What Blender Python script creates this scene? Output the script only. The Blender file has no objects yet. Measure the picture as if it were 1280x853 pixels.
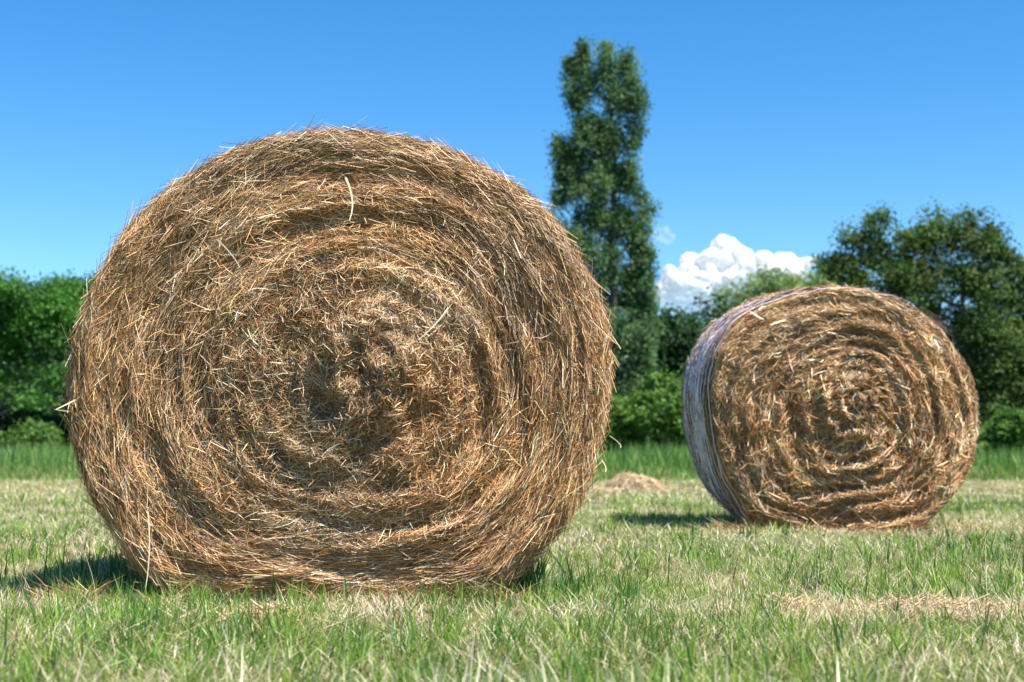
import bpy, math
import numpy as np
from mathutils import Vector

sc = bpy.context.scene
COL = sc.collection
F = 1280 * 50 / 36.0
CAMZ = 0.37
PITCH = math.atan((575 - 426.5) / F)
PI = math.pi

def at(px, py, Y):
    """point at distance Y (along +y) seen at photo pixel px, py"""
    a = (px - 640) / F; b = -(py - 426.5) / F
    dy = math.cos(PITCH) - b * math.sin(PITCH)
    dz = math.sin(PITCH) + b * math.cos(PITCH)
    return np.array([a / dy * Y, Y, CAMZ + dz / dy * Y])

# ------------------------------------------------------------------ noise
def _h(ix, iy, iz, seed):
    with np.errstate(over='ignore'):
        n = (ix.astype(np.uint32) * np.uint32(374761393) + iy.astype(np.uint32) * np.uint32(668265263)
             + iz.astype(np.uint32) * np.uint32(2147483647) + np.uint32(seed * 974711 + 13))
        n = (n ^ (n >> np.uint32(13))) * np.uint32(1274126177)
        n = (n ^ (n >> np.uint32(16))) * np.uint32(2246822519)
        n = n ^ (n >> np.uint32(15))
    return n.astype(np.float64) / 4294967295.0

def noise(x, y, z, seed=0):
    """value noise, -1..1"""
    x, y, z = np.broadcast_arrays(np.asarray(x, float), np.asarray(y, float), np.asarray(z, float))
    xi = np.floor(x).astype(np.int64); yi = np.floor(y).astype(np.int64); zi = np.floor(z).astype(np.int64)
    fx = x - xi; fy = y - yi; fz = z - zi
    fx = fx * fx * (3 - 2 * fx); fy = fy * fy * (3 - 2 * fy); fz = fz * fz * (3 - 2 * fz)
    r = 0
    for dx in (0, 1):
        for dy in (0, 1):
            for dz in (0, 1):
                w = (fx if dx else 1 - fx) * (fy if dy else 1 - fy) * (fz if dz else 1 - fz)
                r = r + w * _h(xi + dx, yi + dy, zi + dz, seed)
    return r * 2 - 1

def fbm(x, y, z, seed=0, octv=3):
    r = 0; a = 1.0; t = 0
    for i in range(octv):
        r = r + a * noise(np.asarray(x) * 2 ** i, np.asarray(y) * 2 ** i, np.asarray(z) * 2 ** i, seed + i * 7)
        t += a; a *= 0.5
    return r / t * 1.4

# ------------------------------------------------------------------ mesh helpers
def mesh_obj(name, V, Q, mat, col=None, parent=None, smooth=False, tris=None):
    V = np.asarray(V, np.float32).reshape(-1, 3)
    me = bpy.data.meshes.new(name)
    faces = []
    nq = 0 if Q is None else len(Q); nt = 0 if tris is None else len(tris)
    me.vertices.add(len(V)); me.vertices.foreach_set('co', V.ravel())
    loops = []
    if nq: loops.append(np.asarray(Q, np.int32).ravel())
    if nt: loops.append(np.asarray(tris, np.int32).ravel())
    loops = np.concatenate(loops)
    me.loops.add(len(loops)); me.loops.foreach_set('vertex_index', loops)
    me.polygons.add(nq + nt)
    st = np.concatenate([np.arange(nq) * 4, nq * 4 + np.arange(nt) * 3]).astype(np.int32)
    me.polygons.foreach_set('loop_start', st)
    try:
        tot = np.concatenate([np.full(nq, 4), np.full(nt, 3)]).astype(np.int32)
        me.polygons.foreach_set('loop_total', tot)
    except Exception:
        pass
    if col is not None:
        a = me.color_attributes.new('Col', 'FLOAT_COLOR', 'POINT')
        c = np.ones((len(V), 4), np.float32); c[:, :3] = col
        a.data.foreach_set('color', c.ravel())
    me.update(calc_edges=True); me.validate()
    me.polygons.foreach_set('use_smooth', np.full(len(me.polygons), smooth))
    me.materials.append(mat)
    o = bpy.data.objects.new(name, me); COL.objects.link(o)
    if parent is not None: o.parent = parent
    return o

def ribbons(P, W):
    """P centre lines (n,k,3), W half width vectors (n,k,3)"""
    n, k = P.shape[:2]
    V = np.stack([P - W, P + W], axis=2).reshape(-1, 3)
    i = np.arange(n)[:, None] * (2 * k) + np.arange(k - 1)[None, :] * 2
    Q = np.stack([i, i + 1, i + 3, i + 2], axis=-1).reshape(-1, 4)
    return V, Q

def tag(o, label=None, cat=None, group=None, kind=None):
    if label: o['label'] = label
    if cat: o['category'] = cat
    if group: o['group'] = group
    if kind: o['kind'] = kind
    return o

def empty(name, loc):
    o = bpy.data.objects.new(name, None); COL.objects.link(o); o.location = loc
    o.empty_display_size = 0.2
    return o

def norm(v):
    return v / np.maximum(np.linalg.norm(v, axis=-1, keepdims=True), 1e-9)

# ------------------------------------------------------------------ materials
def mat_attr(name, rough=0.6, spec=0.3, transl=0.0, tint=(1, 1, 1), nscale=None):
    m = bpy.data.materials.new(name); m.use_nodes = True
    nt = m.node_tree; b = nt.nodes['Principled BSDF']
    a = nt.nodes.new('ShaderNodeAttribute'); a.attribute_name = 'Col'
    src = a.outputs['Color']
    if nscale:
        tc = nt.nodes.new('ShaderNodeTexCoord'); nz = nt.nodes.new('ShaderNodeTexNoise')
        nz.inputs['Scale'].default_value = nscale; nz.inputs['Detail'].default_value = 2
        nt.links.new(tc.outputs['Object'], nz.inputs['Vector'])
        mr = nt.nodes.new('ShaderNodeMapRange'); mr.inputs['From Min'].default_value = .3; mr.inputs['From Max'].default_value = .7
        mr.inputs['To Min'].default_value = .75; mr.inputs['To Max'].default_value = 1.2
        nt.links.new(nz.outputs['Fac'], mr.inputs['Value'])
        mu = nt.nodes.new('ShaderNodeVectorMath'); mu.operation = 'SCALE'
        nt.links.new(src, mu.inputs[0]); nt.links.new(mr.outputs['Result'], mu.inputs['Scale'])
        src = mu.outputs['Vector']
    nt.links.new(src, b.inputs['Base Color'])
    b.inputs['Roughness'].default_value = rough
    b.inputs['Specular IOR Level'].default_value = spec
    if transl > 0:
        t = nt.nodes.new('ShaderNodeBsdfTranslucent')
        g = nt.nodes.new('ShaderNodeVectorMath'); g.operation = 'MULTIPLY'; g.inputs[1].default_value = tint
        nt.links.new(src, g.inputs[0]); nt.links.new(g.outputs['Vector'], t.inputs['Color'])
        mx = nt.nodes.new('ShaderNodeMixShader'); mx.inputs['Fac'].default_value = transl
        nt.links.new(b.outputs[0], mx.inputs[1]); nt.links.new(t.outputs[0], mx.inputs[2])
        nt.links.new(mx.outputs[0], nt.nodes['Material Output'].inputs['Surface'])
    return m

def mat_noise(name, c1, c2, scale, rough=0.9, bump=0.0, detail=6, c3=None, scale2=None):
    m = bpy.data.materials.new(name); m.use_nodes = True
    nt = m.node_tree; b = nt.nodes['Principled BSDF']
    tc = nt.nodes.new('ShaderNodeTexCoord'); nz = nt.nodes.new('ShaderNodeTexNoise')
    nz.inputs['Scale'].default_value = scale; nz.inputs['Detail'].default_value = detail
    nt.links.new(tc.outputs['Object'], nz.inputs['Vector'])
    cr = nt.nodes.new('ShaderNodeValToRGB')
    cr.color_ramp.elements[0].position = .35; cr.color_ramp.elements[0].color = (*c1, 1)
    cr.color_ramp.elements[1].position = .65; cr.color_ramp.elements[1].color = (*c2, 1)
    nt.links.new(nz.outputs['Fac'], cr.inputs['Fac'])
    out = cr.outputs['Color']
    if c3:
        n2 = nt.nodes.new('ShaderNodeTexNoise'); n2.inputs['Scale'].default_value = scale2
        nt.links.new(tc.outputs['Object'], n2.inputs['Vector'])
        mr = nt.nodes.new('ShaderNodeMapRange'); mr.inputs['From Min'].default_value = .45; mr.inputs['From Max'].default_value = .6
        nt.links.new(n2.outputs['Fac'], mr.inputs['Value'])
        mx = nt.nodes.new('ShaderNodeMix'); mx.data_type = 'RGBA'
        nt.links.new(mr.outputs['Result'], mx.inputs['Factor'])
        nt.links.new(out, mx.inputs['A']); mx.inputs['B'].default_value = (*c3, 1)
        out = mx.outputs['Result']
    nt.links.new(out, b.inputs['Base Color'])
    b.inputs['Roughness'].default_value = rough; b.inputs['Specular IOR Level'].default_value = .2
    if bump:
        bp = nt.nodes.new('ShaderNodeBump'); bp.inputs['Strength'].default_value = bump; bp.inputs['Distance'].default_value = .03
        nt.links.new(nz.outputs['Fac'], bp.inputs['Height']); nt.links.new(bp.outputs[0], b.inputs['Normal'])
    return m

M_HAY = mat_attr('hay_strands', .5, .35, .05, (1.1, .9, .6))
M_HAYBASE = mat_noise('packed_hay_shade', (.035, .019, .009), (.10, .058, .027), 40, .9, 1.0)  # shadow inside the porous hay is painted in as a very dark base
M_GRASS = mat_attr('grass_blades', .45, .4, .38, (1.15, 1.3, .5))
M_LEAF = mat_attr('leaves', .6, .15, .3, (1.1, 1.4, .45))
M_DRY = mat_attr('dry_stalks', .5, .4, .25, (1.1, .95, .7))
M_GROUND = mat_noise('meadow_soil', (.05, .055, .02), (.13, .105, .05), 9, .95, .6, c3=(.1, .15, .045), scale2=.8)
M_BARK = mat_noise('bark', (.06, .048, .037), (.17, .145, .12), 7, .9, .8)

HAYC = np.array([(.88, .70, .46), (.72, .48, .22), (.62, .39, .18), (.36, .185, .07), (.46, .21, .075), (.72, .55, .42), (.21, .10, .04)])
HAYP = np.array([.22, .22, .20, .12, .08, .07, .09])

# ------------------------------------------------------------------ hay bales
class Bale:
    def __init__(s, outline, D, centre, spiral, length, amp, rings, seed, yaw=0.0, face=.93, nose=.12, wob=1.0, cen=1.0, inset=.017, fine=.009, rise=0.0):
        s.D = D; s.seed = seed; s.L = length; s.amp = amp; s.rings = rings; s.wob = wob; s.fine = fine; s.rise = rise; s.cen = cen
        c = at(*centre, D + nose * .6); sp = at(*spiral, D)
        pts = np.array([at(x, y, D + nose * .6) for x, y in outline])
        dx = pts[:, 0] - c[0]; dz = pts[:, 2] - c[2]
        th = np.arctan2(dz, dx); r = np.hypot(dx, dz)
        o = np.argsort(th); th = th[o]; r = r[o]
        g = np.linspace(-PI, PI, 721)
        R = np.interp(g, np.concatenate([th - 2 * PI, th, th + 2 * PI]), np.tile(r, 3))
        k = np.ones(17) / 17
        R = R - inset
        s.g = g; s.R = np.convolve(np.concatenate([R[-25:-1], R, R[1:25]]), k, 'same')[24:-24]
        s.Rm = s.R.mean()
        s.c = np.array([c[0], c[2]]); s.sp = np.array([sp[0], sp[2]]) - s.c
        # profile: rho and y against arc length u
        rho = [0, face]; y = [0, 0]
        for t in np.linspace(0, PI / 2, 12)[1:]:
            rho.append(face + (1 - face) * math.sin(t)); y.append(nose * (1 - math.cos(t)))
        for t in np.linspace(0, 1, 12)[1:]:
            rho.append(1 + .012 * math.sin(t * PI)); y.append(nose + (length - 2 * nose) * t)
        for t in np.linspace(PI / 2, 0, 12)[1:]:
            rho.append(face + (1 - face) * math.sin(t)); y.append(length - nose * (1 - math.cos(t)))
        rho.append(0); y.append(length)
        rho = np.array(rho); y = np.array(y)
        u = np.concatenate([[0], np.cumsum(np.hypot(np.diff(rho) * s.Rm, np.diff(y)))])
        s.u = u; s.rho = rho; s.y = y; s.umax = u[-1]
        s.u_face = u[1]; s.u_rim = u[12]; s.u_back = u[23]
        s.yaw = yaw
        s.root = np.array([s.c[0], D + length / 2, 0.0])
    def base(s, u, th):
        rho = np.interp(u, s.u, s.rho); y = np.interp(u, s.u, s.y)
        t = np.mod(th + PI, 2 * PI) - PI
        Rt = np.interp(t, s.g, s.R)
        w = np.clip(rho, 0, 1) ** 1.5
        Re = s.Rm * (1 - w) + Rt * w
        q = np.clip(rho, 0, 1) ** 1.3
        x = s.c[0] + s.sp[0] * (1 - q) + Re * rho * np.cos(th)
        z = s.c[1] + s.sp[1] * (1 - q) + Re * rho * np.sin(th) + s.rise * y / s.L
        return np.stack([x, s.D + y, z], -1)
    def normal(s, u, th):
        e = 6e-3
        u1 = np.clip(u + e, 0, s.umax - 1e-3); u0 = np.clip(u - e, 1e-3, s.umax)
        a = s.base(u1, th) - s.base(u0, th); b = s.base(u, th + e) - s.base(u, th - e)
        n = norm(np.cross(a, b))
        return n * np.where(n[..., 1:2] * 0 + (n * (s.base(u, th) - np.array([s.c[0], s.D + s.L / 2, s.c[1]]))).sum(-1, keepdims=True) < 0, -1, 1)
    def disp(s, u, th, P=None):
        if P is None: P = s.base(u, th)
        rho = np.interp(u, s.u, s.rho)
        x = P[..., 0]; z = P[..., 2]; y = P[..., 1]
        isf = np.clip((s.u_rim - u) / .12, 0, 1)            # front face weight
        isb = np.clip((u - s.u_back) / .12, 0, 1)
        wf = np.maximum(isf, isb)
        wob = noise(x * 2.2, y * 2.2, z * 2.2, s.seed) * s.wob + noise(x * 5, y * 5, z * 5, s.seed + 1) * s.wob * .5
        ph = 2 * PI * (rho * s.rings + th / (2 * PI) + wob)
        am = s.amp * (.6 + .6 * noise(x * 2.3, 0, z * 2.3, s.seed + 2))
        d = am * np.sin(ph)
        d = d + 1.5 * s.amp * noise(np.cos(th) * 2.6, np.sin(th) * 2.6, rho * 19, s.seed + 3) + 1.3 * s.amp * noise(x * 4, 1, z * 4, s.seed + 9) + s.fine * noise(np.cos(th) * 3, np.sin(th) * 3, (rho + .03 * wob) * 48, s.seed + 12)
        d = d + .8 * s.amp * noise(x * 13, y * 13, z * 13, s.seed + 4)
        cen = np.clip(1 - rho / .46, 0, 1)
        cen = cen * cen * (3 - 2 * cen)
        d = d + cen * s.cen * (.030 * noise(x * 9.5, 3, z * 9.5, s.seed + 35) + .026 * noise(x * 18, 3, z * 18, s.seed + 36) + .045)
        d = d - .012 * np.exp(-(rho / .06) ** 2)
        d = d + .03 * (1 - rho ** 2)
        side = .012 * fbm(np.cos(th) * 4, y * 5, np.sin(th) * 4, s.seed + 8, 2)
        return d * wf + side * (1 - wf)
    def point(s, u, th, lift=0.0):
        P = s.base(u, th)
        return P + s.normal(u, th) * (s.disp(u, th, P) + lift)[..., None]
    def body(s, parent, mat):
        nu, nt = 420, 540
        u = np.concatenate([np.linspace(.002, s.u_rim, 260), np.linspace(s.u_rim, s.umax - .002, 141)[1:]])
        nu = len(u)
        th = np.linspace(-PI, PI, nt, endpoint=False)
        U, T = np.meshgrid(u, th, indexing='ij')
        P = s.point(U, T, -.030)
        V = P.reshape(-1, 3) - s.root
        i = np.arange(nu - 1)[:, None] * nt; j = np.arange(nt)[None, :]; j2 = (j + 1) % nt
        Q = np.stack([i + j, i + j2, i + nt + j2, i + nt + j], -1).reshape(-1, 4)
        return mesh_obj('packed_body', V, Q, mat, parent=parent, smooth=True)
    def strands(s, n_t, per, u0, u1, ln, wd, k=5, spread=.02, ang=.22, wild=.1, lift=(.0, .012), slope=.09,
                seed=0, whiten=1.0, tuftw=.09, curl=1.2, band=None):
        g = np.random.default_rng(seed + s.seed * 100)
        if u1 <= s.u_rim + .01:
            ut = np.sqrt(g.uniform(u0 ** 2, u1 ** 2, n_t))
        else:
            ut = g.uniform(u0, u1, n_t)
        tt = g.uniform(-PI, PI, n_t)
        if band is not None:
            rb = np.interp(ut, s.u, s.rho)
            ok = noise(np.cos(tt) * 1.5, np.sin(tt) * 1.5, rb * 6.5, s.seed + 60) + .4 * noise(np.cos(tt) * 5, np.sin(tt) * 5, rb * 9, s.seed + 61) > band
            ut = ut[ok]; tt = tt[ok]; n_t = len(ut)
        Pt = s.base(ut, tt); rt = np.interp(ut, s.u, s.rho)
        cen = np.clip(1 - rt / .5, 0, 1)
        fld = noise(Pt[:, 0] * 5, Pt[:, 1] * 5, Pt[:, 2] * 5, s.seed + 20)
        fld2 = noise(Pt[:, 0] * 11, Pt[:, 1] * 11, Pt[:, 2] * 11, s.seed + 21)
        at_ = fld * (.20 + 1.1 * cen) + fld2 * (.12 + 1.6 * cen) + g.normal(0, 1, n_t) * (tuftw + .5 * cen)
        lt = g.uniform(lift[0], lift[1], n_t)
        bright = .85 + .28 * noise(Pt[:, 0] * 6, Pt[:, 1] * 6, Pt[:, 2] * 6, s.seed + 22) + g.normal(0, .1, n_t)
        hue = noise(Pt[:, 0] * 4, Pt[:, 1] * 4, Pt[:, 2] * 4, s.seed + 23)
        n = n_t * per
        rep = lambda a: np.repeat(a, per, axis=0)
        rr = np.maximum(rep(rt) * s.Rm, .05)
        u = rep(ut) + g.normal(0, spread, n); th = rep(tt) + g.normal(0, spread * 1.3, n) / rr
        a = rep(at_) + g.normal(0, ang, n)
        w = g.random(n) < wild
        a = np.where(w, g.uniform(-PI / 2, PI / 2, n), a)
        L = g.uniform(ln[0], ln[1], n) * np.where(w, .8, 1) * np.where(rep(cen) > .35, .62, 1)
        cv = g.normal(0, curl, n)
        rimf = np.where(rep(rt) > .74, .3, 1.0)
        sl = g.normal(0, slope, n) * np.where(w, 2.6, 1) * (rimf if slope < .2 else 1)
        t = np.linspace(-.5, .5, k)
        ds = L[:, None] / (k - 1)
        aa = a[:, None] + cv[:, None] * (t[None, :] * L[:, None]) * 2 + np.cumsum(g.normal(0, .07, (n, k)), 1)
        du = np.sin(aa) * ds; dth = np.cos(aa) * ds / np.maximum(rr, .07)[:, None]
        uu = u[:, None] + np.cumsum(du, 1) - du.sum(1, keepdims=True) / 2
        tt2 = th[:, None] + np.cumsum(dth, 1) - dth.sum(1, keepdims=True) / 2
        neg = uu < 0
        uu = np.clip(np.abs(uu), .003, s.umax - .003); tt2 = tt2 + PI * neg
        # near the core the strands are laid in the plane of the face
        arc = ds / np.maximum(rr, .09)[:, None] * np.arange(k)[None, :]
        hd = th[:, None] + PI / 2 - aa + arc
        cxp = (u * np.cos(th))[:, None] + np.cumsum(np.cos(hd) * ds, 1); czp = (u * np.sin(th))[:, None] + np.cumsum(np.sin(hd) * ds, 1)
        cxp = cxp - (cxp[:, -1:] - cxp[:, :1]) / 2; czp = czp - (czp[:, -1:] - czp[:, :1]) / 2
        core = (np.abs(u) < .3)[:, None]
        uu = np.where(core, np.maximum(np.hypot(cxp, czp), .003), uu); tt2 = np.where(core, np.arctan2(czp, cxp), tt2)
        sdist = t[None, :] * L[:, None]
        bow = np.abs(g.normal(0, 1.0, n))[:, None] * sdist ** 2 * 1.2
        lf = (rep(lt) * (rimf if slope < .2 else 1))[:, None] + np.maximum(sl[:, None] * sdist + bow, -.006) + g.uniform(0, .006, n)[:, None]
        # stable path: anchor displacement sampled along the path
        P = s.point(uu, tt2, lf)
        N = s.normal(uu[:, k // 2], tt2[:, k // 2])
        T = norm(np.gradient(P, axis=1))
        rv = N[:, None, :] * .55 + norm(g.normal(0, 1, (n, 1, 3))) * .8
        W = norm(np.cross(T, rv))
        wdt = g.uniform(wd[0], wd[1], n)[:, None] * .5 * np.array([.6] + [1] * (k - 2) + [.45])[None, :]
        V, Q = ribbons(P, W * wdt[..., None])
        ci = g.choice(len(HAYC), n, p=HAYP)
        c = HAYC[ci] * np.clip(g.normal(.95, .32, (n, 1)), .3, 1.7) * rep(bright)[:, None] * whiten * .93
        hh = rep(hue)[:, None]
        c = c * (1 + hh * np.array([.08, -.02, -.14])) * np.array([1.0, .93, .88])
        c = np.clip(c, .02, .85)
        return V, Q, np.repeat(c, 2 * k, axis=0)
    def net(s, parent, mat, n=46, wd=.011, start=None, seed=0, jit=1.0, up=.011, wlo=.5, whi=1.25):
        g = np.random.default_rng(seed + 5)
        u0 = s.u_rim - .05 if start is None else start
        us = np.linspace(u0, s.u_back + .04, n) + g.normal(0, .003 * jit, n)
        nt = 260
        th = np.linspace(-PI, PI, nt + 1)
        U = us[:, None] + .004 * jit * noise(np.cos(th)[None, :] * 5, np.sin(th)[None, :] * 5, us[:, None] * 40, 9)
        T = np.broadcast_to(th, U.shape)
        lf = up + .006 * jit * noise(np.cos(T) * 9, np.sin(T) * 9, U * 30, 3)
        P = s.point(U, T, lf)
        e = 4e-3
        W = norm(s.base(U + e, T) - s.base(U - e, T)) * (wd * .5 * g.uniform(wlo, whi, n) * np.concatenate([[.2, .35, .6], np.ones(n - 3)]))[:, None, None] * \
            (1 + .4 * jit * noise(np.cos(T) * 14, np.sin(T) * 14, U * 50, 4))[..., None]
        V, Q = ribbons(P, W)
        # diagonal threads between the tapes
        m = 110
        Ps = []
        for i in range(n - 1):
            tq = np.linspace(-PI, PI, m * 2 + 1)
            uz = np.where(np.arange(m * 2 + 1) % 2 == 0, us[i], us[i + 1])
            Ps.append(s.point(uz, tq, np.full(len(tq), up + .002)))
        Pz = np.array(Ps); Tz = norm(np.gradient(Pz, axis=1))
        Wz = norm(np.cross(Tz, norm(Pz - s.point(us[:1] * 0 + s.u_rim, np.zeros(1))[None, :] + 1e-3))) * .0007
        V2, Q2 = ribbons(Pz, Wz)
        V = np.concatenate([V, V2]); Q = np.concatenate([Q, Q2 + n * (nt + 1) * 2])
        return mesh_obj('net_wrap', V - s.root, Q, mat, parent=parent)

def strand_obj(b, lists, parent, mat, name='hay_strands'):
    Vs, Qs, Cs = [], [], []; off = 0
    for V, Q, C in lists:
        Vs.append(V); Qs.append(Q + off); Cs.append(C); off += len(V)
    o = mesh_obj(name, np.concatenate(Vs) - b.root, np.concatenate(Qs), mat, np.concatenate(Cs), parent)
    o['kind'] = 'stuff'
    return o

def stalks(b, specs, mat_name=None):
    """single stalks given by two image points and depth"""
    Vs, Qs, Cs = [], [], []; off = 0
    for (x0, y0, x1, y1, D, w, bend) in specs:
        p0 = at(x0, y0, D); p1 = at(x1, y1, D - .03)
        t = np.linspace(0, 1, 7)[:, None]
        P = p0 * (1 - t) + p1 * t + np.array([bend, 0, -abs(bend) * .3]) * (t * (1 - t))
        W = np.cross(norm(np.gradient(P, axis=0)), np.array([0, 1, .2])) * w * (1 - .6 * t)
        V, Q = ribbons(P[None], norm(W)[None] * (w * (1 - .6 * t))[None])
        Vs.append(V); Qs.append(Q + off); off += len(V); Cs.append(np.tile((.68, .56, .36), (len(V), 1)))
    return np.concatenate(Vs), np.concatenate(Qs), np.concatenate(Cs)

def net_mat():
    m = mat_noise('plastic_net', (.52, .43, .50), (.68, .59, .65), 70, .55)
    m.node_tree.nodes['Principled BSDF'].inputs['Specular IOR Level'].default_value = .5
    return m
M_NET = net_mat()

OUT1 = [(86, 500), (90, 440), (104, 388), (130, 337), (166, 286), (210, 238), (262, 201), (320, 178), (380, 167), (440, 163), (490, 164),
        (540, 173), (590, 191), (640, 221), (690, 264), (725, 311), (750, 366), (765, 425), (768, 480), (762, 540), (746, 595), (720, 642),
        (690, 681), (660, 714), (632, 742), (560, 752), (480, 754), (400, 754), (300, 750), (235, 745), (190, 730), (152, 682), (125, 640), (105, 600), (92, 552)]
b1 = Bale([(x - 4, y) for x, y in OUT1], 3.76, (426, 480), (466, 470), 1.15, .0085, 6, 1, face=.945, nose=.10)
r1 = empty('hay_bale', b1.root)
tag(r1, 'large round hay bale closest to the camera, with tangled golden straw and a swirled core', 'hay bale', 'round hay bales in the field')
b1.body(r1, M_HAYBASE)
L1 = [b1.strands(2300, 9, .0, b1.u_rim, (.10, .28), (.0013, .0026), seed=1, wild=.02, lift=(-.028, -.012), ang=.09, slope=.03),
      b1.strands(4300, 11, .0, b1.u_rim, (.06, .24), (.0010, .0020), seed=2, wild=.03, lift=(-.018, .008), spread=.0045, ang=.08, slope=.035, tuftw=.16),
      b1.strands(6500, 12, .0, b1.u_rim, (.03, .12), (.0009, .0018), seed=3, wild=.25, lift=(-.004, .014), slope=.1, ang=.36, tuftw=.4, curl=9, spread=.010, band=.12),
      b1.strands(1900, 10, .0, b1.u_face * .5, (.04, .12), (.0010, .0020), seed=4, wild=.4, lift=(.0, .02), slope=.18, ang=.55, tuftw=.6, curl=9),
      b1.strands(4200, 1, .0, b1.u_face * .95, (.03, .12), (.0011, .0021), seed=5, wild=.7, lift=(.004, .014), slope=.12, whiten=1.35, curl=8),
      b1.strands(1500, 8, b1.u_face * .98, b1.u_rim + .04, (.06, .2), (.0012, .0022), seed=6, wild=.05, lift=(-.010, .002), slope=.02, spread=.008),
      b1.strands(300, 1, b1.u_face, b1.u_rim + .3, (.015, .04), (.0006, .0011), seed=7, wild=.8, lift=(.002, .006), slope=.35),
      b1.strands(1600, 6, b1.u_rim, b1.u_back, (.1, .26), (.002, .004), k=4, seed=8, wild=.03, lift=(-.008, .000), slope=.01),
      b1.strands(1500, 6, b1.u_back, b1.umax - .05, (.1, .24), (.003, .006), k=4, seed=9, wild=.1),
      stalks(b1, [(379, 168, 394, 141, 3.80, .0022, .01), (352, 172, 364, 167, 3.78, .001, 0), (92, 515, 68, 512, 3.78, .0022, .01), (95, 500, 70, 512, 3.76, .0024, 0),
                  (762, 545, 776, 560, 3.80, .0014, .04), (752, 575, 757, 590, 3.78, .0016, .02), (185, 640, 181, 741, 3.70, .002, .03),
                  (432, 222, 437, 275, 3.68, .003, .05), (272, 300, 300, 335, 3.68, .002, .03), (560, 385, 523, 425, 3.67, .0018, .02)])]
strand_obj(b1, L1, r1, M_HAY)
b1.net(r1, M_NET, n=34, wd=.02, start=b1.u_rim - .04)

OUT2 = [(884, 520), (884, 480), (894, 440), (916, 406), (951, 381), (997, 365), (1045, 360), (1090, 363), (1133, 379), (1168, 407), (1198, 441), (1218, 480), (1225, 519),
        (1221, 560), (1207, 600), (1182, 632), (1143, 664), (1100, 677), (1050, 680), (985, 678), (948, 664), (914, 625), (894, 573)]
b2 = Bale(OUT2, 7.35, (1056, 520), (1062, 512), 1.2, .016, 8, 5, face=.94, nose=.10, wob=1.0, cen=.8, inset=.012, fine=.013, rise=.075)
r2 = empty('hay_bale', b2.root)
tag(r2, 'smaller looking round hay bale on the right, left side wrapped in pale violet net', 'hay bale', 'round hay bales in the field')
b2.body(r2, M_HAYBASE)
L2 = [b2.strands(3200, 8, .0, b2.u_face, (.06, .18), (.0025, .0048), k=4, seed=1, wild=.06, lift=(-.004, .008), ang=.25, slope=.05),
      b2.strands(3000, 9, .0, b2.u_face - .03, (.05, .16), (.0022, .0045), k=4, seed=2, wild=.14, lift=(0, .03), tuftw=.35, ang=.35, slope=.14),
      b2.strands(1500, 9, .0, b2.u_face, (.04, .12), (.003, .005), k=4, seed=4, wild=.2, lift=(.0, .03), slope=.15, ang=.4, tuftw=.4, band=.2),
      b2.strands(500, 9, .0, b2.u_face * .5, (.04, .14), (.003, .006), k=4, seed=3, wild=.3, lift=(.0, .04), slope=.2, ang=.5),
      b2.strands(500, 1, .0, b2.u_face - .05, (.04, .12), (.004, .008), k=4, seed=5, wild=.6, lift=(.01, .04), slope=.2, whiten=1.25),
      b2.strands(700, 8, b2.u_face - .03, b2.u_face + .07, (.05, .12), (.003, .005), k=4, seed=6, wild=.1, lift=(.0, .008), slope=.04),
      b2.strands(1500, 6, b2.u_rim, b2.u_back, (.1, .26), (.003, .005), k=4, seed=8, wild=.04, lift=(-.004, .002), slope=.03),
      b2.strands(350, 1, b2.u_rim, b2.u_back, (.03, .08), (.003, .005), k=4, seed=10, wild=.5, lift=(.012, .02), slope=.12),
      b2.strands(1200, 6, b2.u_back, b2.umax - .05, (.1, .24), (.003, .006), k=4, seed=9, wild=.1)]
strand_obj(b2, L2, r2, M_HAY)
b2.net(r2, M_NET, n=15, wd=.056, start=b2.u_face + .06, seed=3, jit=.06, up=.016, wlo=.85, whi=1.05)

# ------------------------------------------------------------------ ground
def gz(x, y):
    return .012 * noise(x * 1.3, y * 1.3, 0, 50) + .006 * noise(x * 5, y * 5, 0, 51)
gx = np.concatenate([-np.geomspace(1500, 8, 30), np.linspace(-7.8, 7.8, 120), np.geomspace(8, 1500, 30)])
gy = np.concatenate([-np.geomspace(1500, 3, 20), np.linspace(-2.8, 16, 140), np.geomspace(16.5, 2500, 50)])
X, Y = np.meshgrid(gx, gy, indexing='ij')
fade = np.clip((30 - np.hypot(X, Y)) / 10, 0, 1)
V = np.stack([X, Y, gz(X, Y) * fade], -1).reshape(-1, 3)
i = np.arange(len(gx) - 1)[:, None] * len(gy); j = np.arange(len(gy) - 1)[None, :]
Q = np.stack([i + j, i + len(gy) + j, i + len(gy) + j + 1, i + j + 1], -1).reshape(-1, 4)
tag(mesh_obj('ground', V, Q, M_GROUND, smooth=True), kind='structure')

def footprint(x, y):
    a = (np.abs(x - b1.c[0]) < .52) & (y > b1.D + .06) & (y < b1.D + b1.L - .06)
    b = (np.abs(x - b2.c[0]) < .50) & (y > b2.D + .06) & (y < b2.D + b2.L - .06)
    return a | b

def wedge(g, n, d0, d1, p=1.0):
    d = (g.uniform(0, 1, n) * (d1 ** (p + 1) - d0 ** (p + 1)) + d0 ** (p + 1)) ** (1 / (p + 1))
    x = g.uniform(-1, 1, n) * (.47 * d + .5)
    return x, d

def dryness(x, y):
    v = .5 * noise(x * 1.1, y * .8, 3, 60) + .4 * noise(x * 3.1, y * 2.6, 3, 61)
    # brown strips of left hay
    v = v + .9 * np.exp(-((y - (3.35 + .12 * (x - 1))) / .2) ** 2) * np.clip((x - .35) / .3, 0, 1)
    v = v + .5 * np.exp(-((y - 3.45) / .18) ** 2)
    v = v + .2 * np.exp(-((y - 2.05) / .35) ** 2)
    v = v + .55 * np.clip((y - 9.5) / 2.5, 0, 1) + .3 * np.exp(-((y - 16) / 3.5) ** 2)
    return v

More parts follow.
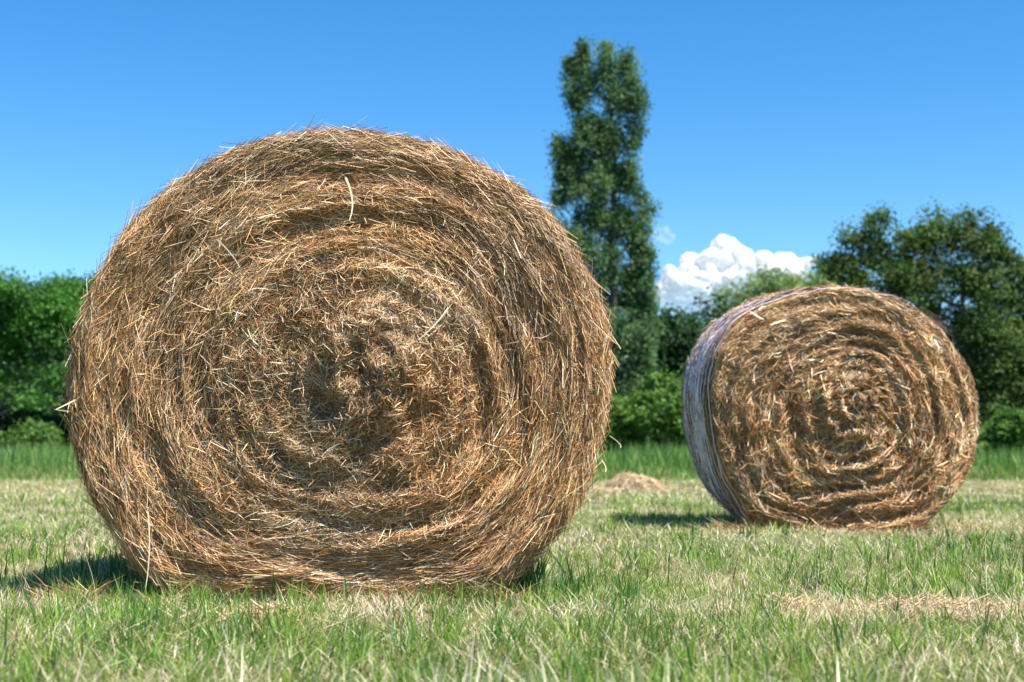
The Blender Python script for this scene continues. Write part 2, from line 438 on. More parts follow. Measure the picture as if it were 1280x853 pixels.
GREEN = np.array([(.14, .26, .035), (.20, .34, .045), (.09, .20, .03), (.29, .40, .07), (.06, .15, .03)])
DRYC = np.array([(.66, .56, .36), (.56, .46, .27), (.60, .53, .39), (.42, .30, .16), (.72, .65, .48)])

def blades(g, x, y, h, w, k, lean, cols, flat=0.0, z0=-.01):
    n = len(x)
    az = g.uniform(0, 2 * PI, n)
    ln = np.abs(g.normal(0, lean, n)) + flat; cv = g.normal(.25, .3, n) * min(lean, .8)
    t = np.linspace(0, 1, k)[None, :]
    bend = np.clip(ln[:, None] * .85 + cv[:, None] * t * 1.2 + (lean * .5 * np.abs(cv) / .4)[:, None] * t ** 2, 0, 1.62)
    up = np.cos(bend)
    seg = h[:, None] / (k - 1)
    H = np.cumsum(np.sin(bend) * seg, 1) - np.sin(bend[:, :1]) * seg
    Z = np.cumsum(up * seg, 1) - up[:, :1] * seg
    P = np.stack([x[:, None] + np.cos(az)[:, None] * H, y[:, None] + np.sin(az)[:, None] * H,
                  (gz(x, y) + z0)[:, None] + Z], -1)
    fa = g.uniform(0, 2 * PI, n)
    W = np.stack([np.cos(fa), np.sin(fa), np.zeros(n)], -1)[:, None, :] * \
        (w[:, None] * .5 * np.array([.75, 1, .8, .45, .1][:k - 1] + [.06])[None, :])[..., None]
    V, Q = ribbons(P, W)
    return V, Q, np.repeat(cols, 2 * k, axis=0)

def join(name, lists, mat, **kw):
    Vs, Qs, Cs = [], [], []; off = 0
    for V, Q, C in lists:
        Vs.append(V); Qs.append(Q + off); Cs.append(C); off += len(V)
    return mesh_obj(name, np.concatenate(Vs), np.concatenate(Qs), mat, np.concatenate(Cs), **kw)

g = np.random.default_rng(7)
GL, DL = [], []
for (n, d0, d1, hs, w0, w1, k) in ((230000, 1.35, 5.2, 1.0, .0014, .0034, 4), (190000, 5.2, 11, 1.05, .0035, .007, 3), (120000, 11, 29, 1.25, .008, .018, 3)):
    x, y = wedge(g, n, d0, d1, .6 if d0 > 1.5 else .5)
    dr = dryness(x, y)
    tuft = .75 + .55 * noise(x * 4, y * 4, 1, 70) + .25 * noise(x * 13, y * 13, 1, 71)
    keep = (g.random(n) > np.clip(dr * .45 + .08, 0, .55)) & ~footprint(x, y)
    x, y, dr, tuft = x[keep], y[keep], dr[keep], tuft[keep]; n = len(x)
    h = hs * np.clip(g.gamma(4, .0095, n) * tuft, .010, .12)
    near = (np.abs(x - b1.c[0]) < .8) & (y > 3.25) & (y < b1.D + .1) | (np.abs(x - b2.c[0]) < .8) & (y > 6.6) & (y < b2.D + .1)
    h = np.where(near, h * .6, h) * (.72 if d0 < 11 else 1)
    c = GREEN[g.choice(5, n, p=[.28, .27, .2, .15, .1])] * g.uniform(.75, 1.2, (n, 1))
    mixd = np.clip(.30 + .6 * dr + g.normal(0, .2, n), 0, .8)[:, None]
    c = c * (1 - mixd) + np.array([.38, .42, .12]) * mixd
    GL.append(blades(g, x, y, h, g.uniform(w0, w1, n), k, .72, c))
    # dry stalks and cut straw
    n = int(n * .5)
    x, y = wedge(g, n * 2, d0, d1, .6 if d0 > 1.5 else .5)
    dr = dryness(x, y)
    keep = (g.random(n * 2) < np.clip(.30 + dr * .7, .04, 1)) & ~footprint(x, y)
    x, y = x[keep], y[keep]; n = len(x)
    h = hs * np.clip(g.gamma(4, .0075, n), .012, .10)
    c = DRYC[g.choice(5, n, p=[.28, .24, .2, .14, .14])] * g.uniform(.7, 1.1, (n, 1))
    DL.append(blades(g, x, y, h, g.uniform(w0 * .6, w1 * .6, n), k, .55, c, flat=.45, z0=.012))
# long single green blades
n = 1900
x, y = wedge(g, n, 1.6, 7, .7)
ok = ~footprint(x, y); x, y = x[ok], y[ok]; n = len(x)
GL.append(blades(g, x, y, g.uniform(.05, .14, n), g.uniform(.003, .006, n), 5, .6, np.array([.06, .15, .035]) * g.uniform(.6, 1.6, (n, 1))))
# blades standing against the foot of the near bale
n = 600
x = g.uniform(b1.c[0] - .85, b1.c[0] + .75, n); y = g.uniform(b1.D - .16, b1.D + .03, n)
GL.append(blades(g, x, y, g.uniform(.02, .09, n), g.uniform(.003, .0055, n), 5, .3, GREEN[g.integers(0, 5, n)] * g.uniform(.7, 1.1, (n, 1))))
# taller dark blades left and right of the near bale
n = 420
x = np.concatenate([g.normal(-1.12, .12, n // 2), g.normal(.02, .12, n - n // 2)]); y = g.normal(4.05, .12, n)
GL.append(blades(g, x, y, g.uniform(.06, .15, n), g.uniform(.005, .008, n), 5, .35, np.array([.06, .14, .04]) * g.uniform(.8, 1.3, (n, 1))))
# extra turf right in front of the camera
n = 60000
x, y = wedge(g, n, 1.4, 3.0, .3)
GL.append(blades(g, x, y, np.clip(g.gamma(3, .012, n), .01, .11), g.uniform(.0012, .003, n), 4, .85,
                 GREEN[g.integers(0, 5, n)] * g.uniform(.6, 1.2, (n, 1)) * .8 + np.array([.08, .08, .02]) * g.uniform(0, 1, (n, 1))))
# pale seed stalks, foreground
n = 1900
x, y = wedge(g, n, 1.45, 2.25, .3)
ok = noise(x * 4, y * 1.5, 9, 77) + .35 * (x < -.2) + .5 * noise(x * 14, y * 9, 2, 78) > .08; x, y = x[ok], y[ok]; n = len(x)
DL.append(blades(g, x, y, g.uniform(.05, .14, n), g.uniform(.0025, .0055, n), 5, .38, np.array([.76, .68, .47]) * g.uniform(.7, 1.1, (n, 1))))
n = 260
x, y = wedge(g, n, 2.2, 9, .8)
ok = ~footprint(x, y); x, y = x[ok], y[ok]; n = len(x)
DL.append(blades(g, x, y, g.uniform(.09, .2, n), g.uniform(.0016, .0028, n), 5, .7, np.array([.68, .57, .34]) * g.uniform(.7, 1.1, (n, 1))))
# tufts of fresh grass standing out of the matted turf
for (m, d0, d1, nb, hh, ww) in ((4200, 1.4, 5.2, 16, .062, (.002, .0042)), (5200, 5.2, 12, 11, .068, (.004, .0075))):
    x, y = wedge(g, m, d0, d1, .7)
    ok = (noise(x * 2.2, y * 1.8, 4, 63) + .5 * noise(x * 7, y * 6, 4, 64) - .5 * dryness(x, y) > -.25) & ~footprint(x, y)
    x, y = x[ok], y[ok]; m = len(x)
    th_ = hh * g.uniform(.5, 1.5, m); tc_ = GREEN[g.integers(0, 5, m)] * g.uniform(.7, 1.15, (m, 1))
    n = m * nb; X_ = np.repeat(x, nb) + g.normal(0, .011, n); Y_ = np.repeat(y, nb) + g.normal(0, .011, n)
    GL.append(blades(g, X_, Y_, np.repeat(th_, nb) * g.uniform(.5, 1.2, n), g.uniform(ww[0], ww[1], n), 5, .5, np.repeat(tc_, nb, axis=0) * g.uniform(.8, 1.2, (n, 1))))
# matted pale thatch lying between the tufts
n = 90000
x, y = wedge(g, n, 1.5, 10, .6)
ok = ~footprint(x, y); x, y = x[ok], y[ok]; n = len(x)
tcol = DRYC[g.integers(0, 5, n)] * g.uniform(.55, 1.0, (n, 1))
V_, Q_, C_ = blades(g, x, y, g.uniform(.02, .09, n), g.uniform(.0009, .002, n) * (1 + .12 * y), 4, .2, tcol, flat=1.35)
V_[:, 2] += np.repeat(g.uniform(.004, .024, n), 8)
DL.append((V_, Q_, C_))
# dry strip of cut grass far back
n = 16000
x = g.uniform(-9, 9, n); y = 18.2 + g.normal(0, .6, n) + .5 * noise(x * .7, 0, 0, 66)
ok = noise(x * 1.1, y * 1.5, 0, 67) > -.35; x, y = x[ok], y[ok]; n = len(x)
DL.append(blades(g, x, y, g.uniform(.04, .12, n), g.uniform(.006, .014, n), 3, .7, np.array([.50, .38, .20]) * g.uniform(.7, 1.2, (n, 1)), flat=.3))
# flat wisps of hay left by the baler, in loose patches
n = 90000
x, y = wedge(g, n, 1.6, 9, .6)
pv = noise(x * 1.7, y * 2.6, 5, 95) + .5 * noise(x * 5, y * 7, 5, 96) + .9 * np.exp(-((y - 3.45) / .22) ** 2) * np.clip((x + 1.0) / .6, 0, 1) + .35 * np.exp(-((y - 7.1) / .2) ** 2)
ok = (pv > .55) & (g.random(n) < np.clip((pv - .5) * 1.2, .04, .55)) & ~footprint(x, y); x, y = x[ok], y[ok]; n = len(x)
hc = (HAYC[g.choice(len(HAYC), n, p=HAYP)] * .6 + np.array([.50, .42, .27]) * .4) * g.uniform(.7, 1.15, (n, 1))
V_, Q_, C_ = blades(g, x, y, g.uniform(.02, .10, n), g.uniform(.001, .0022, n) * (1 + .12 * y), 4, .18, np.clip(hc, 0, .85), flat=1.45)
V_[:, 2] += np.repeat(g.uniform(.006, .038, n), 8)
DL.append((V_, Q_, C_))
# hay fallen from the bales around their feet
for bb_, m_ in ((b1, 5200), (b2, 2000)):
    x = bb_.c[0] + g.uniform(-.72, .62, m_) + g.normal(0, .04, m_); y = bb_.D + .05 - np.abs(g.normal(0, .11, m_))
    ok = noise(x * 6, y * 6, 0, 97) + .5 * noise(x * 17, y * 17, 0, 98) > .12; x, y = x[ok], y[ok]; m_ = len(x)
    hc = HAYC[g.choice(len(HAYC), m_, p=HAYP)] * g.uniform(.6, 1.1, (m_, 1))
    V_, Q_, C_ = blades(g, x, y, g.uniform(.03, .14, m_), g.uniform(.0012, .0024, m_) * (1 if bb_ is b1 else 1.7), 4, .3, np.clip(hc, 0, .85), flat=1.2)
    V_[:, 2] += np.repeat(g.uniform(.004, .045, m_) * np.clip(1 - (bb_.D - y) / .25, .2, 1), 8)
    DL.append((V_, Q_, C_))
tag(join('grass', GL, M_GRASS), 'short mown green meadow grass covering the field', 'grass', kind='stuff')
tag(join('dry_straw', DL, M_DRY), 'pale dry cut straw scattered through the green grass', 'straw', kind='stuff')

# tall grass strip in front of the trees
TL = []
n = 60000
x = g.uniform(-17, 17, n); y = 27.0 + 1.6 * noise(x * .5, 0, 0, 82) + 8.5 * g.random(n) ** 1.2
cl = noise(x * 1.2, y * .8, 0, 80)
h = np.clip((.55 + .26 * cl - .3 * np.exp(-(y - 26) / 1.2) + .1 * np.clip((y - 28) / 6, 0, 1)) * g.uniform(.6, 1.2, n), .1, 1.1)
c = np.array([(.09, .22, .05), (.14, .28, .06), (.07, .17, .05), (.26, .34, .10)])[g.integers(0, 4, n)] * g.uniform(.7, 1.25, (n, 1))
TL.append(blades(g, x, y, h, g.uniform(.015, .035, n), 5, .38, c))
n = 26000
x = g.uniform(-14, 14, n); y = g.uniform(20.5, 27.5, n)
ok = noise(x * .8, y * .7, 0, 84) + .5 * noise(x * 3, y * 2, 0, 85) + (y - 25) * .25 > 0; x, y = x[ok], y[ok]; n = len(x)
TL.append(blades(g, x, y, (.08 + .05 * np.clip(y - 22, 0, 5)) * g.uniform(.5, 1.3, n), g.uniform(.01, .022, n), 4, .5, np.array([(.12, .24, .05), (.18, .28, .07), (.30, .30, .12)])[g.integers(0, 3, n)] * g.uniform(.7, 1.2, (n, 1))))
tag(join('tall_grass', TL, M_GRASS), 'strip of tall dark green grass in front of the trees', 'grass', kind='stuff')

# ------------------------------------------------------------------ small heaps of loose hay
def heap(px, py, D, rx, ry, h, n, ln, wd, label, seed):
    g = np.random.default_rng(seed)
    p = at(px, py, D); cx, cy = p[0], D
    root = empty('hay_heap', (cx, cy, 0))
    nr, na = 14, 40
    rr = np.linspace(0.02, 1, nr); aa = np.linspace(0, 2 * PI, na, endpoint=False)
    Rg, A = np.meshgrid(rr, aa, indexing='ij')
    def hz(xx, yy):
        q = np.hypot(xx / rx, yy / ry)
        return h * np.clip(1 - q ** 2, 0, 1) ** .8 * (1 + .45 * noise((cx + xx) * 4 / rx * .3, (cy + yy) * 4 / rx * .3, 0, seed) + .15 * noise((cx + xx) * 9, (cy + yy) * 9, 0, seed))
    Xh = Rg * np.cos(A) * rx; Yh = Rg * np.sin(A) * ry
    V = np.stack([Xh, Yh, hz(Xh, Yh) * .5 - .012], -1).reshape(-1, 3)
    i = np.arange(nr - 1)[:, None] * na; j = np.arange(na)[None, :]; j2 = (j + 1) % na
    Q = np.stack([i + j, i + j2, i + na + j2, i + na + j], -1).reshape(-1, 4)
    mesh_obj('heap_core', V, Q, M_HAYBASE, parent=root, smooth=True)
    q = np.abs(g.normal(0, .7, n)); a = g.uniform(0, 2 * PI, n)
    x0 = q * np.cos(a) * rx; y0 = q * np.sin(a) * ry
    az = g.normal(0, 1.0, n) + PI * (g.random(n) < .5)
    L = g.uniform(*ln, n)
    t = np.linspace(-.5, .5, 4)[None, :]
    X_ = x0[:, None] + np.cos(az + 0)[:, None] * t * L[:, None]; Y_ = y0[:, None] + np.sin(az)[:, None] * t * L[:, None]
    Z_ = hz(X_, Y_) + g.uniform(-.1 * h, .3 * h, n)[:, None] + g.normal(0, .25, n)[:, None] * t * L[:, None] + .002
    P = np.stack([X_, Y_, Z_], -1)
    T = norm(np.gradient(P, axis=1)); W = norm(np.cross(T, norm(g.normal(0, 1, (n, 1, 3)) + np.array([0, -.4, .8])))) * (g.uniform(*wd, n) * .5)[:, None, None]
    V, Q = ribbons(P, W)
    c = (HAYC[g.choice(len(HAYC), n, p=HAYP)] * .55 + np.array([.50, .42, .27]) * .4) * g.uniform(.7, 1.15, (n, 1))
    o = mesh_obj('loose_straw', V, Q, M_HAY, np.repeat(np.clip(c, 0, .8), 8, axis=0), parent=root); o['kind'] = 'stuff'
    tag(root, label, 'hay heap', 'small heaps of loose hay on the grass')

heap(793, 610, 16.5, .36, .35, .17, 6000, (.05, .16), (.003, .006), 'small tan mound of loose hay in the gap between the two bales', 31)
heap(338, 780, 3.3, .12, .08, .022, 1000, (.03, .10), (.001, .002), 'flat reddish brown wisp of hay on the grass in front of the large bale', 32)
heap(1150, 766, 3.42, .28, .10, .020, 2600, (.04, .13), (.001, .002), 'loose dry hay strewn on the grass at lower right', 33)
heap(985, 757, 3.5, .12, .08, .018, 900, (.04, .12), (.001, .002), 'little dry hay tuft on the grass below the left end of the smaller bale', 34)

# ------------------------------------------------------------------ trees
def tube(path, rad, ns=8):
    path = np.asarray(path, float); k = len(path)
    T = norm(np.gradient(path, axis=0)); up = np.array([.3, .9, .1])
    A = norm(np.cross(T, up)); B = np.cross(T, A)
    a = np.linspace(0, 2 * PI, ns, endpoint=False)
    V = path[:, None, :] + (A[:, None, :] * np.cos(a)[None, :, None] + B[:, None, :] * np.sin(a)[None, :, None]) * np.asarray(rad)[:, None, None]
    i = np.arange(k - 1)[:, None] * ns; j = np.arange(ns)[None, :]; j2 = (j + 1) % ns
    Q = np.stack([i + j, i + j2, i + ns + j2, i + ns + j], -1).reshape(-1, 4)
    return V.reshape(-1, 3), Q

def tree(name, label, cat, D, base_px, blobs, cols, leaf, sub, per, sig, seed, group=None, trunk_r=.2, depth=1.0, nlimb=14, trunk_top=.75, droop=0, flat=.75):
    g = np.random.default_rng(seed)
    bx = at(base_px, 560, D)[0]
    root = empty(name, (bx, D, 0)); org = np.array([bx, D, 0.0])
    cs, rs = [], []
    for (px, py, rx, ry) in blobs:
        p = at(px, py, D); k = D / F
        dd = max(rx, 14) * k * depth
        p = p + np.array([0, g.normal(0, .45) * dd, 0])
        cs.append(p); rs.append((rx * k, dd, ry * k))
    cs = np.array(cs); rs = np.array(rs)
    vol = (rs[:, 0] * rs[:, 2]) ** 1.0
    m = int(sub); bi = g.choice(len(cs), m, p=vol / vol.sum())
    d = norm(g.normal(0, 1, (m, 3))) * (g.random(m) ** .45 * np.where(g.random(m) < .12, 1.28, 1))[:, None]
    sc_ = cs[bi] + d * rs[bi]
    sc_[:, 2] = np.maximum(sc_[:, 2], .2)
    n = m * per
    ci = np.repeat(np.arange(m), per)
    s_ = sig * g.uniform(.6, 1.4, m)
    anis = norm(g.normal(0, 1, (m, 3))) * 0.7
    off = np.clip(g.normal(0, 1, (n, 3)), -1.7, 1.7) * s_[ci][:, None] + anis[ci] * (np.clip(g.normal(0, 1, n), -1.6, 1.6) * s_[ci])[:, None]
    off[:, 2] *= flat
    P = sc_[ci] + off
    P[:, 2] = np.maximum(P[:, 2] - droop * np.abs(off[:, 0]), .05)
    out = norm(P - sc_[ci]) * .6 + np.array([0, 0, .55])
    N = norm(out + g.normal(0, .55, (n, 3)))
    A = norm(np.cross(N, norm(g.normal(0, 1, (n, 3))))); B = np.cross(N, A)
    L = leaf * g.uniform(.6, 1.3, n)[:, None]; Wd = L * .36
    fold = N * Wd * .35
    v0 = P - A * L * .5; v2 = P + A * L * .5 - N * L * .12; v1 = P + B * Wd + fold; v3 = P - B * Wd + fold
    V = np.stack([v0, v1, v2, v3], 1).reshape(-1, 3)
    i = np.arange(n) * 4
    Q = np.stack([i, i + 1, i + 2], -1); Q2 = np.stack([i, i + 2, i + 3], -1)
    cols = np.asarray(cols)
    cm = cols[g.integers(0, len(cols), m)] * g.uniform(.8, 1.25, (m, 1))
    c = cm[ci] * g.uniform(.75, 1.3, (n, 1))
    mesh_obj('crown', V - org, None, M_LEAF, np.repeat(c, 4, axis=0), parent=root, tris=np.concatenate([Q, Q2]))
    # trunk with limbs
    top = cs[:, 2].max() * trunk_top; mx = np.average(cs[:, 0], weights=vol)
    t = np.linspace(0, 1, 10)[:, None]
    pth = np.array([bx, D, -.2]) * (1 - t) + np.array([mx * .6 + bx * .4, D, top]) * t
    pth[:, 0] += .12 * trunk_r / .2 * noise(t[:, 0] * 4, 0, 0, seed)
    Vs, Qs = [], []; o = 0
    v, q = tube(pth, trunk_r * (1 - .85 * t[:, 0]) * (1 + .5 * np.exp(-t[:, 0] * 14))); Vs.append(v); Qs.append(q); o += len(v)
    idx = g.choice(m, min(nlimb * 3, m), replace=False)
    for kx, e in enumerate(idx):
        tip = sc_[e]
        f = np.clip((tip[2] - np.hypot(tip[0] - mx, tip[1] - D) * .7) / top, .12, .97)
        st = np.array([np.interp(f, t[:, 0], pth[:, c_]) for c_ in range(3)])
        tt = np.linspace(0, 1, 6)[:, None]
        mid = (st + tip) / 2 + np.array([0, 0, -.12 * np.linalg.norm(tip - st)]) + g.normal(0, .05, 3) * np.linalg.norm(tip - st)
        pp = st * (1 - tt) ** 2 + mid * 2 * tt * (1 - tt) + tip * tt ** 2
        r0 = trunk_r * (1 - .85 * f) * (.5 if kx < nlimb else .22)
        v, q = tube(pp, r0 * (1 - .85 * tt[:, 0]), 6); Vs.append(v); Qs.append(q + o); o += len(v)
    mesh_obj('trunk', np.concatenate(Vs) - org, np.concatenate(Qs), M_BARK, parent=root, smooth=True)
    tag(root, label, cat, group)
    return root

POP = [(803, 345, 14, 26), (785, 360, 20, 26), (806, 385, 13, 24), (800, 415, 16, 28), (803, 455, 14, 28), (795, 490, 18, 28), (800, 525, 16, 22), (708, 212, 13, 18), (722, 200, 14, 22), (728, 175, 11, 18), (770, 215, 16, 24), (745, 110, 8, 16), (774, 110, 7, 18), (700, 288, 14, 18), (727, 62, 7, 13), (719, 86, 14, 18), (733, 90, 10, 20), (713, 112, 8, 14), (727, 122, 14, 22), (758, 67, 7, 12), (756, 92, 9, 20), (764, 126, 12, 24), (783, 78, 6, 14), (787, 102, 11, 18), (795, 128, 10, 22), (780, 134, 8, 22), (738, 154, 15, 20), (790, 172, 14, 24), (764, 165, 9, 20),
       (752, 190, 22, 26), (703, 192, 14, 18), (712, 228, 19, 26), (747, 232, 22, 26), (785, 222, 18, 26), (803, 265, 15, 26), (699, 250, 10, 10), (733, 275, 28, 28), (775, 280, 26, 28),
       (800, 318, 15, 34), (715, 320, 25, 35), (758, 330, 28, 32), (797, 372, 18, 34), (738, 385, 34, 38), (778, 425, 30, 38), (728, 445, 34, 42), (775, 490, 28, 40), (738, 520, 34, 30), (800, 430, 14, 30)]
tree('poplar_tree', 'tall slim dark green poplar rising behind the gap between the bales', 'tree', 60, 770, POP,
     [(.065, .13, .065), (.10, .175, .075), (.045, .10, .055), (.15, .22, .10)], .13, 1150, 95, .185, 11, trunk_r=.28, depth=1.25, nlimb=26, trunk_top=.93, flat=1.3)
RT = [(1072, 298, 22, 10), (1100, 283, 14, 16), (1045, 325, 22, 12), (1062, 335, 26, 18), (1108, 318, 32, 24), (1150, 298, 30, 24), (1193, 292, 32, 20), (1230, 300, 24, 22), (1250, 318, 14, 20),
      (1165, 340, 45, 32), (1225, 350, 36, 34), (1258, 372, 24, 34), (1120, 358, 36, 26), (1268, 425, 24, 40), (1230, 420, 35, 40), (1190, 400, 35, 40), (1140, 400, 35, 30),
      (1250, 470, 34, 35), (1215, 480, 30, 40), (1180, 470, 35, 40), (1278, 490, 20, 38), (1225, 520, 28, 20), (1278, 345, 14, 20), (1292, 395, 18, 40), (1300, 450, 20, 40),
      (1063, 288, 10, 4), (1100, 266, 5, 6), (1163, 268, 6, 6), (1208, 270, 6, 6), (1227, 274, 5, 8), (1250, 291, 8, 5), (1270, 330, 8, 5), (1130, 275, 6, 5), (1020, 312, 9, 4)]
tree('orchard_tree', 'broad dark olive green tree with an airy twiggy crown behind the smaller bale', 'tree', 40, 1215, RT,
     [(.055, .11, .03), (.08, .14, .04), (.04, .08, .025), (.11, .165, .05), (.08, .10, .035)], .10, 800, 85, .19, 12, trunk_r=.2, depth=.9, nlimb=24, trunk_top=.8, droop=.3)
LA = [(-40, 375, 50, 26), (10, 368, 32, 20), (48, 378, 30, 20), (22, 400, 38, 20), (-15, 425, 40, 18), (48, 425, 26, 12), (20, 455, 16, 9), (76, 468, 16, 10), (-20, 470, 20, 12), (45, 498, 12, 6)]
LG = [(.045, .13, .025), (.06, .17, .03), (.03, .085, .02), (.08, .20, .035)]
tree('leafy_tree', 'bright green leafy tree at the far left edge of the field', 'tree', 44, -70, LA, LG, .12, 150, 230, .34, 13, 'leafy trees at the field edge', trunk_r=.2, nlimb=14, trunk_top=.8, flat=.55)
LB = [(88, 372, 30, 20), (122, 385, 32, 26), (160, 400, 36, 30), (98, 412, 34, 18), (140, 435, 36, 20)]
tree('leafy_tree', 'deep green leafy tree partly hidden by the left side of the large bale', 'tree', 47, 120, LB, LG, .12, 140, 230, .34, 14, 'leafy trees at the field edge', trunk_r=.2, nlimb=14, trunk_top=.8, flat=.55)
DK = [(.022, .06, .022), (.035, .085, .028), (.018, .045, .018), (.05, .10, .03)]  # dark green foliage, deepened further to paint in shade below the canopies
lab = ['dark hedge tree just right of the poplar foot', 'dark green tree rising left of the smaller bale',
       'dark field edge tree hidden behind the left third of the large bale', 'dark field edge tree hidden behind the middle of the large bale',
       'dark field edge tree hidden behind the right third of the large bale', 'dark tree filling the space directly behind the smaller bale', 'dark tree behind the right picture edge', 'dark tree beyond the left edge tree', 'dark tree in the gap between the two leafy trees at far left']
cx_ = [835, 893, 240, 400, 560, 1010, 1290, -60, 55]; tops = [392, 376, 400, 395, 400, 390, 400, 372, 368]
for q, (cx, tp) in enumerate(zip(cx_, tops)):
    w = 45 if q < 2 else 95
    bl = [(cx, tp + 22, w * .5, 22), (cx - w * .5, tp + 42, w * .5, 28), (cx + w * .5, tp + 40, w * .5, 28), (cx, tp + 75, w * .8, 36), (cx - w * .5, tp + 110, w * .6, 40),
          (cx + w * .5, tp + 110, w * .6, 40), (cx, tp + 145, w * .9, 34)]
    tree('hedge_tree', lab[q], 'tree', 66 + 1.5 * q, cx, bl, DK, .22, 230 if w < 50 else 300, 70, .4, 40 + q, 'dark trees along the far hedge', trunk_r=.2, nlimb=8, trunk_top=.7)
WL = [(.19, .26, .11), (.23, .30, .14), (.15, .22, .09)]
W1 = [(960, 358, 40, 20), (925, 372, 30, 18), (990, 355, 22, 16), (950, 395, 55, 28), (960, 440, 60, 40), (960, 490, 60, 40)]
W2 = [(1035, 350, 24, 20), (1015, 365, 26, 20), (1060, 365, 26, 20), (1035, 400, 45, 35), (1040, 450, 50, 45), (1040, 500, 45, 40)]
tree('willow_tree', 'pale green willow crown showing above the left shoulder of the smaller bale', 'tree', 88, 960, W1, WL, .2, 300, 80, .38, 61, 'pale willows in the distance', trunk_r=.25, nlimb=10)
tree('willow_tree', 'pale green willow between the other willow and the orchard tree', 'tree', 90, 1038, W2, WL, .2, 260, 80, .38, 62, 'pale willows in the distance', trunk_r=.25, nlimb=10)
BG = [(.08, .16, .03), (.11, .20, .04), (.06, .12, .03)]
bush = [('light green bush right of the poplar foot', 835, 495, 46, 30, 38), ('low green bush under the poplar', 770, 520, 34, 26, 39), ('green bush against the left side of the smaller bale', 885, 505, 34, 30, 37),
        ('rounded green bush at the right edge behind the smaller bale', 1268, 535, 24, 18, 34), ('small bright green bush under the far left tree', 45, 546, 20, 10, 36), ('low bush right of the smaller bale', 1225, 553, 22, 14, 36)]
for q, (l, px, py, rx, ry, D) in enumerate(bush):
    bl = [(px, py, rx * .8, ry * .8), (px - rx * .45, py + ry * .5, rx * .6, ry * .6), (px + rx * .45, py + ry * .45, rx * .6, ry * .6), (px, py + ry * .9, rx, ry * .6)]
    tree('bush', l, 'bush', D, px, bl, BG, .12, int(60 + rx * 2.2), 70, .17, 80 + q, 'green bushes behind the tall grass', trunk_r=.05, nlimb=5, depth=.8)

# scrubby undergrowth along the foot of the trees, deep shade put into its leaf colours
n = 150000
x = g.uniform(-34, 34, n); y = g.uniform(47, 54, n)
hh = 2.3 + .7 * noise(x * .7, y * .5, 0, 90) + .3 * noise(x * 2.5, y * 2, 0, 91)
P = np.stack([x, y, hh * g.random(n) ** .7], -1)
N = norm(g.normal(0, .6, (n, 3)) + np.array([0, -.3, .6])); A = norm(np.cross(N, g.normal(0, 1, (n, 3)))); B = np.cross(N, A)
L = .2 * g.uniform(.6, 1.3, n)[:, None]
V = np.stack([P - A * L * .5, P + B * L * .35 + N * L * .1, P + A * L * .5, P - B * L * .35 + N * L * .1], 1).reshape(-1, 3)
i = np.arange(n) * 4
c = np.array([(.018, .045, .014), (.03, .065, .018), (.014, .035, .012)])[g.integers(0, 3, n)] * g.uniform(.7, 1.3, (n, 1))
tag(mesh_obj('undergrowth', V, None, M_LEAF, np.repeat(c, 4, axis=0), tris=np.concatenate([np.stack([i, i + 1, i + 2], -1), np.stack([i, i + 2, i + 3], -1)])),
    'low undergrowth along the foot of the trees, deep shade painted into its leaves', 'undergrowth', kind='stuff')

# ------------------------------------------------------------------ cloud
def cloud(name, label, D, puffs, seed, mat):
    g = np.random.default_rng(seed)
    bm_ = bpy.data.meshes.new('tmp')
    import bmesh
    bb = bmesh.new(); bmesh.ops.create_icosphere(bb, subdivisions=4, radius=1)
    S = np.array([v.co[:] for v in bb.verts]); T = np.array([[v.index for v in f.verts] for f in bb.faces]); bb.free()
    Vs, Ts = [], []; o = 0; k = D / F
    c0 = at(puffs[0][0], puffs[0][1], D)
    for (px, py, r) in puffs:
        nb = 9
        for e in range(nb):
            ox, oy = (0, 0) if e == 0 else norm(g.normal(0, 1, 2)) * r * g.uniform(.3, .95)
            rr = r * (.85 if e == 0 else g.uniform(.3, .6)) * k
            p = at(px + ox, py + oy * .8, D) + np.array([0, g.normal(0, .6) * r * k, 0])
            q = p + S * rr
            u = q / k
            dsp = 1 + .3 * fbm(u[:, 0] / 12, u[:, 1] / 12, u[:, 2] / 12, seed, 4)
            Vs.append(p + S * rr * dsp[:, None]); Ts.append(T + o); o += len(S)
    ob = mesh_obj(name, np.concatenate(Vs) - c0, None, mat, tris=np.concatenate(Ts), smooth=True)
    rm = ob.modifiers.new('r', 'REMESH'); rm.mode = 'VOXEL'; rm.voxel_size = 1.4 * k; rm.use_smooth_shade = True
    sm = ob.modifiers.new('s', 'SMOOTH'); sm.iterations = 30
    dg = bpy.context.evaluated_depsgraph_get(); me2 = bpy.data.meshes.new_from_object(ob.evaluated_get(dg))
    ob.modifiers.clear(); old = ob.data; ob.data = me2; bpy.data.meshes.remove(old)
    n_ = len(me2.vertices); co_ = np.empty(n_ * 3, np.float32); me2.vertices.foreach_get('co', co_); co_ = co_.reshape(-1, 3)
    nn = np.empty(n_ * 3, np.float32); me2.vertices.foreach_get('normal', nn); nn = nn.reshape(-1, 3)
    q = co_ / k
    co_ += nn * (k * (2.2 * fbm(q[:, 0] / 9, q[:, 1] / 9, q[:, 2] / 9, seed + 3, 3)))[:, None]
    me2.vertices.foreach_set('co', co_.ravel()); me2.update()
    ob.location = c0; bpy.data.meshes.remove(bm_)
    tag(ob, label, 'cloud')
    return ob
mc = bpy.data.materials.new('cloud_white'); mc.use_nodes = True
nt = mc.node_tree; b = nt.nodes['Principled BSDF']; b.inputs['Base Color'].default_value = (.86, .86, .88, 1); b.inputs['Roughness'].default_value = 1; b.inputs['Specular IOR Level'].default_value = 0
